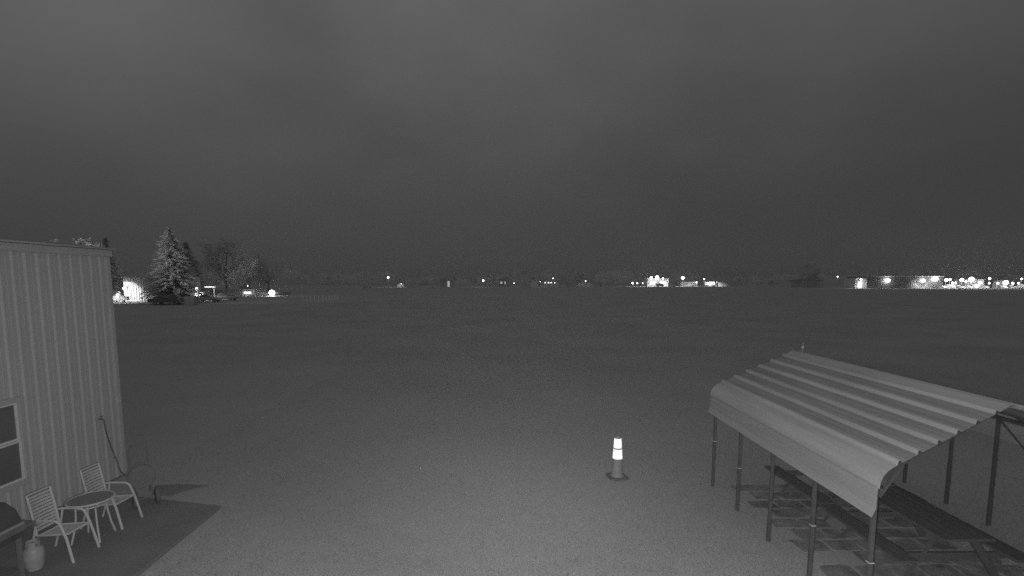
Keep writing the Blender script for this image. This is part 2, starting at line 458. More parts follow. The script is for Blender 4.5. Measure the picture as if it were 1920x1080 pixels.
# ------------------------------------------------------------------ propane tank
pt = thing('propane_tank', 'white propane tank standing on the patio beside the black grill', 'gas tank', Y(-6.80, 7.02, PZ), YAW)
MB().lathe([(0.10, 0.03), (0.135, 0.04), (0.152, 0.09), (0.155, 0.19), (0.155, 0.20), (0.157, 0.205), (0.155, 0.21), (0.152, 0.30), (0.135, 0.345), (0.09, 0.375), (0.03, 0.385), (0.0, 0.385)], n=32).build('body', M['tank'], pt, smooth=True)
MB().lathe([(0.105, 0.0), (0.112, 0.0), (0.112, 0.045), (0.105, 0.045)], n=32).build('foot_ring', M['tank'], pt, smooth=True)
col = MB()
for k in range(22):                                   # collar with two hand openings
    a0, a1 = 2 * pi * k / 24, 2 * pi * (k + 1) / 24
    for z0, z1 in ((0.345, 0.39), (0.39, 0.44), (0.44, 0.465)):
        if z0 == 0.39 and (k in (3, 4, 5, 15, 16, 17)): continue
        vs = []
        for r_ in (0.098, 0.103):
            for a_ in (a0, a1):
                for z_ in (z0, z1): vs.append((r_ * cos(a_), r_ * sin(a_), z_))
        col.add(vs, [(0, 1, 3, 2), (4, 6, 7, 5), (0, 2, 6, 4), (1, 5, 7, 3), (0, 4, 5, 1), (2, 3, 7, 6)])
col.build('collar', M['tank'], pt)
MB().lathe([(0.02, 0.385), (0.02, 0.42), (0.032, 0.42), (0.034, 0.435), (0.0, 0.437)], n=12).tube([(0, 0, 0.405), (0.05, 0, 0.405)], 0.012).build('valve', M['black2'], pt)

pt.scale = (.78, .78, .9)
# ------------------------------------------------------------------ grill
gr = thing('barbecue_grill', 'black barbecue grill with a rounded hood and side shelf under the window', 'grill', Y(-6.93, 6.38, PZ), YAW)
hood = MB()
hp = [(-0.27, 0.76), (-0.28, 0.86), (-0.24, 1.01), (-0.10, 1.11), (0.05, 1.10), (0.18, 1.01), (0.245, 0.86), (0.26, 0.76)]
hood.prism(hp, -0.42, 0.40); hood.build('hood', M['black'], gr, smooth=True, bevel=0.02)
MB().box(-0.27, 0.26, -0.42, 0.40, 0.62, 0.755).build('firebox', M['black'], gr, bevel=0.02)
hd = MB().tube([(0.245, -0.3, 0.83), (0.30, -0.3, 0.83)], 0.012).tube([(0.245, 0.3, 0.83), (0.30, 0.3, 0.83)], 0.012).tube([(0.30, -0.36, 0.83), (0.30, 0.36, 0.83)], 0.017)
hd.build('handle', M['handle'], gr, smooth=True)
MB().box(-0.24, 0.24, 0.405, 0.62, 0.71, 0.74).box(-0.24, 0.24, 0.60, 0.622, 0.65, 0.709).build('side_shelf', M['black2'], gr, bevel=0.01)
pn = MB().box(0.262, 0.285, -0.43, 0.41, 0.715, 0.85)
pnl = pn.build('control_panel', M['black2'], gr, bevel=0.006)
for yk in (-0.25, 0.0, 0.25):
    MB().lathe([(0.03, 0.285), (0.026, 0.315), (0.0, 0.316)], c=(0, yk, 0.685), n=14, axis='x').build('knob', M['black'], pnl)
for x_ in (-0.23, 0.22):
    for y_ in (-0.36, 0.35):
        MB().tube([(x_, y_, 0.0 if y_ > 0 else 0.06), (x_, y_, 0.62)], 0.022, square=True).build('leg', M['plastic'] if x_ > 0 else M['black2'], gr)
MB().box(-0.24, 0.235, -0.38, 0.37, 0.16, 0.18).build('bottom_shelf', M['black2'], gr)
for x_ in (-0.26, 0.25):
    MB().lathe([(0.02, -0.02), (0.085, -0.02), (0.085, 0.02), (0.02, 0.02)], c=(x_, -0.36, 0.085), n=20, axis='x').build('wheel', M['rubber'], gr)

# ------------------------------------------------------------------ spigot, hose and hose reel cart
sx, sy_, sz = XW + 0.012, 10.12, 1.40
sp1 = thing('wall_spigot', 'small dark spigot on the ribbed wall near the corner', 'spigot', Y(sx, sy_, sz), YAW)
MB().tube([(0, 0, 0), (0.07, 0, 0), (0.10, 0, -0.03), (0.105, 0, -0.07)], 0.017, 8).build('pipe', M['black2'], sp1, smooth=True)
MB().lathe([(0.0, 0.05), (0.03, 0.05), (0.03, 0.062), (0.0, 0.062)], c=(0.06, 0, 0)).tube([(0.06, 0, 0), (0.06, 0, 0.055)], 0.006).build('handle', M['black2'], sp1)
rc = Y(-6.85, 9.32)
reel = thing('hose_reel_cart', 'dark hose reel cart with a wire handle at the building corner', 'hose reel', (rc.x, rc.y, PZ), YAW - 0.84)
fr = MB()
for s_ in (-1, 1):
    fr.tube([(0.26, s_ * 0.12, 0.13), (0.05, s_ * 0.12, 0.20), (-0.22, s_ * 0.13, 0.26), (-0.36, s_ * 0.14, 0.45), (-0.44, s_ * 0.14, 0.86), (-0.46, s_ * 0.10, 0.94)], 0.012, 8)
    fr.tube([(-0.22, s_ * 0.13, 0.26), (-0.40, s_ * 0.13, 0.0)], 0.012, 8)
fr.tube([(-0.46, -0.10, 0.94), (-0.46, 0.10, 0.94)], 0.014, 8)
fr.tube([(-0.22, -0.13, 0.26), (-0.22, 0.13, 0.26)], 0.01, 8)
fr.build('frame', M['plastic'], reel, smooth=True)
co = MB()
for j in range(4):
    for q in range(3): co.torus((-0.26 + j * 0.045, 0, 0.42), 0.10 + q * 0.042, 0.0225, 36, 8, axis='x')
co.build('hose_coil', M['plastic'], reel, smooth=True)
for x_ in (-0.30, -0.085):
    MB().lathe([(0.0, -0.006), (0.21, -0.006), (0.22, 0.0), (0.21, 0.006), (0.0, 0.006)], c=(x_, 0, 0.42), n=36, axis='x').build('flange', M['plastic'], reel)
for s_ in (-1, 1):
    MB().lathe([(0.03, -0.035), (0.115, -0.035), (0.14, -0.025), (0.14, 0.025), (0.115, 0.035), (0.03, 0.035)], c=(0.30, s_ * 0.17, 0.14), n=28, axis='y').build('wheel', M['rubber'], reel, smooth=True)
MB().tube([(0.30, -0.2, 0.14), (0.30, 0.2, 0.14)], 0.011).build('axle', M['black2'], reel)
hs = MB(); pts = [Y(sx + 0.105, sy_, sz - 0.07), Y(sx + 0.08, sy_ + 0.06, sz - 0.30), Y(sx + 0.06, sy_ + 0.17, 0.78), Y(sx + 0.07, sy_ + 0.28, 0.42), Y(sx + 0.22, sy_ + 0.18, 0.22), Y(-7.55, 9.95, 0.24), Y(-7.25, 9.72, 0.42), Y(-7.08, 9.60, 0.60)]
def smoothpts(p, k=6):
    out = []
    q = [p[0]] + p + [p[-1]]
    for i in range(1, len(q) - 2):
        for j in range(k):
            t = j / k
            out.append(0.5 * ((2 * q[i]) + (-q[i - 1] + q[i + 1]) * t + (2 * q[i - 1] - 5 * q[i] + 4 * q[i + 1] - q[i + 2]) * t * t + (-q[i - 1] + 3 * q[i] - 3 * q[i + 1] + q[i + 2]) * t ** 3))
    out.append(p[-1]); return out
hs.tube(smoothpts(pts), 0.014, 8)
tag(hs.build('garden_hose', M['hose'], smooth=True), 'dark garden hose hanging from the wall spigot down to the reel', 'hose')

# ------------------------------------------------------------------ traffic cone with two reflective collars
cn = thing('traffic_cone', 'tall traffic cone with two bright reflective collars alone on the grass', 'traffic cone', Vector((2.25, 10.42, 0)), 0.25)
MB().prism([(-0.20, -0.14), (-0.14, -0.20), (0.14, -0.20), (0.20, -0.14), (0.20, 0.14), (0.14, 0.20), (-0.14, 0.20), (-0.20, 0.14)], 0.0, 0.045, axis='z').build('base', M['rubber'], cn, bevel=0.01)
def cr(z): return 0.128 - 0.068 * z
MB().lathe([(0.15, 0.045), (0.135, 0.06)] + [(cr(z), z) for z in (0.1, 0.3, 0.5, 0.7, 0.88)] + [(0.05, 0.905), (0.035, 0.90), (0.035, 0.6)], n=32).build('body', M['cone'], cn, smooth=True)
for z0, z1 in ((0.43, 0.632), (0.660, 0.865)):
    MB().lathe([(cr(z0) + 0.001, z0), (cr(z0) + 0.005, z0), (cr(z1) + 0.005, z1), (cr(z1) + 0.001, z1)], n=32).build('reflective_collar', M['collar'], cn, smooth=True)

# ================================================================== CARPORT
DN, DF = 5.43, 10.13
XL, XR, XF = 4.21, 5.91, 8.40
ZR = 2.735
org = Y(XL, DN)
cpt = thing('carport', 'ribbed metal carport with a pale gable roof on slim square posts', 'carport', org, YAW)
LEN = DF - DN
x0 = XL
def loc(p): return (p[0] - x0, p[1])
# left slope cross-section, from the eave bend to the ridge
def slope_profile(xa, za, xb, zb, nr, h=0.040):
    dx, dz = (xb - xa), (zb - za); L_ = sqrt(dx * dx + dz * dz); tx, tz = dx / L_, dz / L_; nx, nz_ = -tz, tx
    if tx < 0: nx, nz_ = tz, -tx
    out = []
    step = 0.27
    for i in range(nr):
        s0 = i * step
        for s_, hh in ((0.0, 0.0), (0.028, h), (0.056, h), (0.080, 0.0), (0.116, 0.0), (0.122, 0.004), (0.140, 0.004), (0.146, 0.0), (0.192, 0.0), (0.198, 0.004), (0.216, 0.004), (0.222, 0.0)):
            if s0 + s_ > L_ - 0.02: break
            out.append((xa + tx * (s0 + s_) + nx * hh, za + tz * (s0 + s_) + nz_ * hh))
    out.append((xb, zb))
    return out
bend = [(4.246, 1.848), (4.255, 1.93), (4.285, 1.995), (4.335, 2.05), (4.40, 2.09)]
left = bend + slope_profile(4.455, 2.115, XR - 0.02, ZR, 6)
right = slope_profile(8.15, 2.11, XR + 0.02, ZR, 9)[::-1] + [(8.25, 2.07), (8.33, 2.0), (8.37, 1.9)]
def sheet(poly, y0, y1, th=0.006, nseg=10):
    m_ = MB(); k = len(poly); vs, fs = [], []
    nrm = []
    for i in range(k):
        a = poly[max(i - 1, 0)]; b_ = poly[min(i + 1, k - 1)]
        tx, tz = b_[0] - a[0], b_[1] - a[1]; l_ = sqrt(tx * tx + tz * tz) or 1
        nrm.append((-tz / l_, tx / l_))
    for j in range(nseg + 1):
        y = y0 + (y1 - y0) * j / nseg
        sh = lambda x: y + 0.14 * max(0.0, min(x - x0, 3.3 - (x - x0))) * (1 - j / nseg)   # the gable end is cut a little askew
        vs += [(p[0] - x0, sh(p[0]), p[1]) for p in poly]
        vs += [(p[0] - x0 - q[0] * th, sh(p[0]), p[1] - q[1] * th) for p, q in zip(poly, nrm)]
    W_ = 2 * k
    for j in range(nseg):
        for i in range(k - 1):
            fs.append((j * W_ + i, j * W_ + i + 1, (j + 1) * W_ + i + 1, (j + 1) * W_ + i))
            fs.append((j * W_ + k + i, (j + 1) * W_ + k + i, (j + 1) * W_ + k + i + 1, j * W_ + k + i + 1))
        fs.append((j * W_, (j + 1) * W_, (j + 1) * W_ + k, j * W_ + k)); fs.append((j * W_ + k - 1, j * W_ + 2 * k - 1, (j + 1) * W_ + 2 * k - 1, (j + 1) * W_ + k - 1))
    for j in (0, nseg):
        for i in range(k - 1): fs.append((j * W_ + i, j * W_ + k + i, j * W_ + k + i + 1, j * W_ + i + 1))
    return m_.add(vs, fs)
rp = sheet(left + right, 0.0, LEN).build('roof_panel', M['roof_steel'], cpt)
# flat pans between the ribs are coloured darker, as grazing lamp light leaves them
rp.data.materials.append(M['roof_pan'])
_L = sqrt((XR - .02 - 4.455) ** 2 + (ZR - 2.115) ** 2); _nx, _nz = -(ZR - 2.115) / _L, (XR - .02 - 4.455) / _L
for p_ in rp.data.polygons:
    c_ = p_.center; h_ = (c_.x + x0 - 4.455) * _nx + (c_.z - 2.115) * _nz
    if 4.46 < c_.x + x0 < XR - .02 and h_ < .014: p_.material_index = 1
ridge = [(XR - 0.16, ZR - 0.050), (XR - 0.10, ZR - 0.018), (XR - 0.03, ZR + 0.022), (XR, ZR + 0.034), (XR + 0.03, ZR + 0.022), (XR + 0.10, ZR + 0.0), (XR + 0.16, ZR - 0.024)]
sheet(ridge, -0.01, LEN + 0.01, 0.004).build('ridge_cap', M['roof_steel'], rp)
fas = [(4.190, 1.505), (4.222, 1.575)] + [(4.236, 1.60), (4.238, 1.66), (4.231, 1.665), (4.231, 1.675), (4.238, 1.68), (4.238, 1.75), (4.231, 1.755), (4.230, 1.765), (4.239, 1.77), (4.240, 1.84), (4.232, 1.86)]
sheet(fas, 0.02, LEN - 0.03).build('side_panel', M['side_steel'], cpt)
fr_ = [(2 * 6.30 - a, z) for a, z in fas][::-1]
sheet([(8.375, 1.84), (8.378, 1.70), (8.365, 1.695), (8.378, 1.62), (8.40, 1.53)], 0.02, LEN - 0.03).build('side_panel', M['side_steel'], cpt)
# posts with bright bands, bows and braces
SPC = 1.093
for i in range(5):
    yl = 9.885 - i * SPC - DN
    yr = (10.0, 9.0, 8.17, 7.1, 6.05)[i] - DN
    for side_ in (0, 1):
        x = (4.265 - x0) if side_ == 0 else (8.33 - x0)
        y = yl if side_ == 0 else yr
        zj = (0.95, 0.80, 0.0, 0.82, 0.92)[i]
        ztop = 1.845 if side_ == 0 else 1.93
        p = MB().tube([(x, y, 0.0), (x, y, ztop)], 0.0235, square=True)
        p.tube([(x, y, 0.0), (x, y, max(zj, 0.35))], 0.0265, square=True)
        po = p.build('post', M['tube'], cpt, bevel=0.006)
        if side_ == 0 and zj:
            MB().tube([(x, y, zj + 0.001), (x, y, zj + 0.014)], 0.031, square=True).build('band', M['bright'], po)
    m_ = MB()
    yb = yl
    k_ = 1 - yb / LEN; a_ = (4.315 - x0, yb, 1.86); e_ = (4.48 - x0, yb + .05 * k_, 2.055); r_ = (XR - x0, yb + .28 * k_, ZR - 0.05); f_ = (8.13 - x0, yb + .05 * k_, 2.05); g_ = (8.33 - x0, yb, 1.93)
    m_.tube([a_, e_, r_, f_, g_], 0.027, square=True)
    m_.build('bow', M['tube'], cpt)
    MB().tube([(4.31 - x0, yb, 1.72), (4.56 - x0, yb, 2.09)], 0.014, square=True).build('brace', M['tube'], cpt)
    MB().tube([(8.33 - x0, yb, 1.5), (7.75 - x0, yb, 2.12)], 0.010, square=True).build('brace', M['tube'], cpt)
MB().tube([(4.325 - x0, 0.05, 1.80), (4.325 - x0, LEN - 0.08, 1.80)], 0.026, square=True).build('rail', M['tube'], cpt)
MB().tube([(8.33 - x0, 0.05, 1.90), (8.33 - x0, LEN - 0.08, 1.90)], 0.026, square=True).build('rail', M['tube'], cpt)
# small rod standing on the far end of the ridge
an = thing('antenna_rod', 'thin pale rod standing up behind the far end of the carport ridge', 'rod', Y(6.04, 10.02, ZR - 0.06), YAW)
MB().tube([(0, 0, 0), (0, 0, 0.27)], 0.009, 8).build('shaft', M['tank'], an)
MB().lathe([(0.009, 0.15), (0.02, 0.155), (0.02, 0.2), (0.009, 0.205)], n=12).build('band', M['bright'], an)

# paving under the carport
pv = MB(); rnd = random.Random(3)
row = 0; d = 9.95
while d > 5.2:
    hgt = 0.37
    xq = 4.62 + (0.22 if row % 2 else 0.0) + rnd.uniform(-0.03, 0.03)
    while xq < 7.15:
        wq = rnd.choice((0.42, 0.47, 0.50))
        if rnd.random() > 0.06:
            j = lambda: rnd.uniform(-0.035, 0.035)
            j = lambda: rnd.uniform(-0.03, 0.03)
            cs = [(xq + j(), d - hgt + 0.02 + j()), (xq + wq + j(), d - hgt + 0.02 + j()), (xq + wq + j(), d - 0.02 + j()), (xq + j(), d - 0.02 + j())]
            poly = []
            for ci in range(4):                       # worn corners
                pc, pp, pn_ = cs[ci], cs[ci - 1], cs[(ci + 1) % 4]
                cut = rnd.uniform(.03, .12)
                poly += [(pc[0] + (pp[0] - pc[0]) * cut, pc[1] + (pp[1] - pc[1]) * cut), (pc[0] + (pn_[0] - pc[0]) * cut, pc[1] + (pn_[1] - pc[1]) * cut), (pc[0] + (pn_[0] - pc[0]) * .5 + j() * .4, pc[1] + (pn_[1] - pc[1]) * .5 + j() * .4)]
            pv.prism([tuple(Y(a, c_)[:2]) for a, c_ in poly], -0.03, 0.007 + rnd.uniform(0, 0.007), axis='z')
        xq += wq + 0.03
    d -= hgt + 0.0; row += 1
for cx_, cd_ in ((7.28, 7.12), (6.86, 6.98), (7.1, 6.4)):
    pv.prism([tuple(Y(cx_ + 0.17 * cos(k * pi / 4 + .4) * (1.2 if k % 2 else 1), cd_ + 0.17 * sin(k * pi / 4 + .4))[:2]) for k in range(8)], -0.03, 0.014, axis='z')
structure(pv.build('paving', M['paver'], bevel=0.006))

# picnic tables
def picnic(label):
    r = thing('picnic_table', label, 'picnic table', group='picnic tables under the carport')
    L2 = 0.865
    tp = MB()
    for i in range(5): tp.box(-0.35 + i * 0.142, -0.35 + i * 0.142 + 0.134, -L2, L2, 0.72, 0.757)
    tp.build('tabletop', M['wood'], r, bevel=0.004)
    for s_ in (-1, 1):
        q = MB()
        for i in range(2): 
            xa = s_ * 0.80 - 0.14 + i * 0.142
            q.box(xa, xa + 0.134, -L2, L2, 0.42, 0.457)
        q.build('bench', M['wood'], r, bevel=0.004)
    for y in (-0.62, 0.62):
        for s_ in (-1, 1):
            MB().obox((s_ * 0.45, y, 0.36), (s_ * 0.24, 0, -0.36), (0, 0.019, 0), (0.04, 0, 0.03)).build('leg', M['wood'], r)
        MB().box(-0.9, 0.9, y + 0.02, y + 0.057, 0.33, 0.419).box(-0.34, 0.34, y + 0.02, y + 0.057, 0.63, 0.719).build('crossbeam', M['wood'], r)
    return r
p1 = picnic('dark wooden picnic table at the open gable end of the carport')
p1.location = Y(6.22, 7.18, 0.0); p1.rotation_euler = (0, 0, YAW)
p2 = copy_tree(p1); p2['label'] = 'dark wooden picnic table deeper under the carport roof, mostly hidden by its side panel'
p2.location = Y(6.24, 8.97, 0.0); p2.rotation_euler = (0, 0, YAW + 0.03)

# ================================================================== TREES
def quad(mb, c, t, nrm, ln, wd):
    s_ = t.cross(nrm).normalized() * wd
    a = c - t * ln; b_ = c + t * ln
    mb.add([a - s_ * .4, c - s_, b_, c + s_], [(0, 1, 2, 3)])
def conifer(name, label, base, hgt, rad, seed, group='trees by the lit yard', dense=1.0, material='needle'):
    r = thing(name, label, 'tree', base, seed * 1.3, group); q = random.Random(seed)
    MB().tube([(0, 0, 0), (0, 0, hgt * .5), (0, 0, hgt * .97)], 0.2, 8, rs=[hgt * .018, hgt * .011, 0.02]).build('trunk', M['bark'], r)
    m_ = MB(); z = hgt * 0.07
    while z < hgt * 0.985:
        f = 1 - z / hgt
        L0 = rad * (f ** 0.78) * (1.0 if f < .86 else .8) + 0.12
        nb = max(5, int(7 + 11 * f * dense)); a0 = q.random() * 6.28
        for i in range(nb):
            a = a0 + 6.283 * i / nb + q.uniform(-.35, .35)
            L_ = L0 * q.uniform(.7, 1.15)
            droop = q.uniform(.12, .38)
            k = max(3, int(L_ / 0.34))
            for j in range(k):
                s_ = (j + .6) / k
                c = Vector((cos(a) * L_ * s_, sin(a) * L_ * s_, z - droop * L_ * s_ * s_ + 0.16 * L_ * s_))
                for w_ in range(3):
                    an_ = a + (w_ - 1) * q.uniform(.5, 1.0)
                    t_ = Vector((cos(an_), sin(an_), q.uniform(-.45, .15))).normalized()
                    nr = Vector((q.uniform(-.6, .6), q.uniform(-.6, .6), 1)).normalized()
                    ln = (0.20 + 0.26 * (1 - s_)) * q.uniform(.7, 1.3) * (0.5 + 0.5 * min(1, L_ / 2))
                    quad(m_, c + Vector((q.uniform(-.12, .12), q.uniform(-.12, .12), q.uniform(-.16, .1))), t_, nr, ln * 1.6, ln * .5)
        z += hgt * 0.026 * q.uniform(.7, 1.3) * (0.6 + 0.6 * f)
    m_.build('crown', M[material], r)
    return r
def broadleaf(name, label, base, hgt, rad, seed, group='trees by the lit yard', nleaf=2600, material='leaf', low=0.18):
    r = thing(name, label, 'tree', base, seed, group); q = random.Random(seed)
    tr = MB().tube([(0, 0, 0), (0.05, 0, hgt * .25), (0.1, 0.05, hgt * .6)], .2, 8, rs=[hgt * .022, hgt * .016, hgt * .005])
    cl_ = []
    for i in range(26):
        u = q.random(); a = q.random() * 6.283
        zc = low + (1 - low) * (0.12 + 0.8 * q.random())
        rr = rad * sqrt(max(0.05, 1 - ((zc - .55) / .5) ** 2)) * sqrt(q.random()) * .85
        c = Vector((cos(a) * rr, sin(a) * rr, zc * hgt)); cl_.append((c, rad * q.uniform(.2, .4)))
        if i < 9: tr.tube([(0.05, 0, hgt * q.uniform(.2, .4)), tuple(c * .6 + Vector((0, 0, hgt * .12))), tuple(c)], .05, 6, rs=[hgt * .008, hgt * .005, .02])
    tr.build('trunk', M['bark'], r)
    m_ = MB()
    for i in range(nleaf):
        c, rr = q.choice(cl_)
        dv = Vector((q.gauss(0, 1), q.gauss(0, 1), q.gauss(0, .8))).normalized() * rr * q.random() ** .4
        t_ = Vector((q.gauss(0, 1), q.gauss(0, 1), q.gauss(0, .6))).normalized(); nr = Vector((q.gauss(0, 1), q.gauss(0, 1), q.gauss(0, 1) + .4)).normalized()
        s_ = q.uniform(.16, .34) * (hgt / 12)
        quad(m_, c + dv, t_, nr, s_ * 1.2, s_ * .7)
    m_.build('crown', M[material], r)
    return r
def base_at(u, D): p = atD(u, HOR, D); return Vector((p.x, D, 0))
def hgt_at(v, D): return atD(960, v, D).z
conifer('spruce_tree', 'large spruce lit from its left beside the white metal building', base_at(323, 90), hgt_at(424, 90), 5.4, 11, dense=1.3)
conifer('spruce_tree', 'spruce growing close against the right of the larger lit spruce', base_at(352, 120), hgt_at(452, 120), 5.8, 12, dense=1.1)
broadleaf('shade_tree', 'broad dark shade tree right of the lit spruces', base_at(424, 128), hgt_at(446, 128), 6.6, 13)
broadleaf('shade_tree', 'lower dark tree above the pole flood lamp', base_at(503, 178), hgt_at(478, 178), 7.2, 14)
broadleaf('shade_tree', 'small tree lit from below over the low building with lit windows', base_at(464, 145), hgt_at(505, 145), 3.0, 15)
conifer('spruce_tree', 'spruce half hidden behind the ribbed metal building corner', base_at(204, 112), hgt_at(443, 112), 4.0, 16)
broadleaf('shade_tree', 'lit treetop showing over the roof edge near the building corner', base_at(168, 82), hgt_at(440, 82), 2.8, 17, nleaf=2200)
broadleaf('shade_tree', 'lit treetop showing over the middle of the metal building roof edge', base_at(105, 82), hgt_at(441, 82), 2.4, 18, nleaf=2000)
broadleaf('shade_tree', 'treetop barely showing over the roof at the left edge', base_at(18, 84), hgt_at(446, 84), 2.6, 19, nleaf=1600)
broadleaf('shade_tree', 'dark rounded tree mass left of the single high lamp', base_at(1520, 300), hgt_at(492, 300), 9.0, 20, 'dark trees on the far side of the field')
# far woods: one dark mass along the horizon
wd = MB(); q = random.Random(5)
x = -430.0
while x < 520:
    D = q.uniform(430, 560); hh = q.uniform(7, 12) + 3 * sin(x * .021) + 2 * sin(x * .05 + 1); rr = q.uniform(4, 9)
    nl = 110
    con = q.random() < .35
    for i in range(nl):
        zz = q.random(); a = q.random() * 6.283
        rad_ = rr * ((1 - zz) if con else sqrt(max(.04, 1 - (zz * 1.9 - .9) ** 2))) * sqrt(q.random())
        t_ = Vector((q.gauss(0, 1), q.gauss(0, 1), q.gauss(0, 1))).normalized(); nr = Vector((q.gauss(0, 1), q.gauss(0, 1), q.gauss(0, 1))).normalized()
        s_ = q.uniform(.7, 1.5)
        quad(wd, Vector((x + cos(a) * rad_, D + sin(a) * rad_, zz * hh)), t_, nr, s_, s_ * .7)
    x += q.uniform(1.6, 4.2)
ww = wd.build('woods', M['woods']); tag(ww, 'dark line of far woods along the horizon behind the lit yards', 'woods', kind='stuff')

# ================================================================== FAR BUILDINGS, LAMPS AND VEHICLES
def lamp_light(parent, pos, power, radius=0.15, aim=(0, 0.7, -1)):      # hooded: shines down and back at what stands behind
    l = bpy.data.lights.new('lamp_light', 'SPOT'); l.energy = power * 1.5; l.shadow_soft_size = radius
    l.spot_size = radians(150); l.spot_blend = 0.5
    o = bpy.data.objects.new('lamp_light', l); C.objects.link(o); o.parent = parent; o.location = pos
    o.rotation_euler = Vector(aim).to_track_quat('-Z', 'Y').to_euler()
    return o
def pole_lamp(u, v, D, label, power=400, r=0.22, material='lamp', double=False):
    b_ = base_at(u, D); z = max(0.5, hgt_at(v, D))
    t_ = thing('pole_lamp', label, 'lamp', b_, 0, 'lamps across the field')
    MB().tube([(0, 0.12, 0), (0, 0.12, z)], 0.06, 6).tube([(0, 0.12, z), (0, -0.05, z + 0.25)], 0.05, 6).build('pole', M['pole'], t_)
    MB().lathe([(0.0, -r), (r * .7, -r * .7), (r, 0), (r * .7, r * .7), (0.0, r)], c=(0, -0.1, z), n=12).build('lamp_head', M[material], t_, smooth=True)
    if power: lamp_light(t_, (0, -0.1 - r - 0.15, z - 0.1), power)
    return t_
def wall_lamp(u, v, D, label, power=600, r=0.2, off=0.9, material='lamp'):
    p = atD(u, v, D)
    t_ = thing('wall_lamp', label, 'lamp', p, 0, 'lamps across the field')
    MB().box(-0.12, 0.12, -0.3, 0.0, -0.15, 0.2).build('bracket', M['pole'], t_)
    MB().lathe([(0.0, -r), (r * .7, -r * .7), (r, 0), (r * .7, r * .7), (0.0, r)], c=(0, -0.3 - r, 0), n=12).build('lamp_head', M[material], t_, smooth=True)
    if power: lamp_light(t_, (0, -off, -0.1), power, aim=(0, 1, -0.45))
    return t_
def building(name, label, u0, u1, vtop, D, depth=10, wall='grey_wall', roofh=None, ribs=0.0, cat='building', windows=(), doors=(), flat=0.5, group=None):
    a, b_ = base_at(u0, D), base_at(u1, D); wd_ = b_.x - a.x; z = hgt_at(vtop, D)
    t_ = thing(name, label, cat, a, 0, group)
    w_ = MB()
    if ribs:
        xx = 0.0; pts = []
        while xx < wd_ - ribs:
            pts += [(xx, 0), (xx + ribs * .55, 0), (xx + ribs * .65, -.05), (xx + ribs * .9, -.05)]; xx += ribs
        pts += [(wd_, 0), (wd_, depth), (0, depth)]
        w_.prism(pts, 0, z - 0.003, axis='z')
    else: w_.box(0, wd_, 0, depth, 0, z - 0.003)
    w_.build('wall', M[wall], t_)
    if roofh is None:
        MB().box(-.25, wd_ + .25, -.35, depth + .3, z, z + flat).build('roof', M['dark_roof'], t_)
    else:
        MB().prism([(-.4, z), (wd_ + .4, z), (wd_ / 2, z + roofh)], -.4, depth + .4).build('roof', M['dark_roof'], t_)
    for (wu0, wu1, wv0, wv1, mt) in windows:
        p, r_ = atD(wu0, wv1, D), atD(wu1, wv0, D)
        fo = MB().box(p.x - a.x - .08, r_.x - a.x + .08, -.09, -.055, p.z - .08, r_.z + .08).build('window', M['white'], t_)
        MB().box(p.x - a.x, r_.x - a.x, -.105, -.093, p.z, r_.z).build('pane', M[mt], fo)
    for (wu0, wu1, wv0, mt) in doors:
        p, r_ = atD(wu0, wv0, D), atD(wu1, wv0, D)
        do = MB().box(p.x - a.x, r_.x - a.x, -.10, -.053, 0.02, r_.z).build('door', M[mt], t_)
        MB().box(r_.x - a.x - .2, r_.x - a.x - .12, -.14, -.102, 0.95, 1.1).build('handle', M['pole'], do)
    return t_
def slab(u0, u1, D0_, D1_, m_='pale_concrete', z=0.006, name='pavement'):
    a, b_ = base_at(u0, D0_), base_at(u1, D0_); c_, d_ = base_at(u1, D1_), base_at(u0, D1_)
    s_ = MB().add([(p.x, p.y, z) for p in (a, b_, c_, d_)], [(0, 1, 2, 3)])
    return structure(s_.build(name, M[m_]))

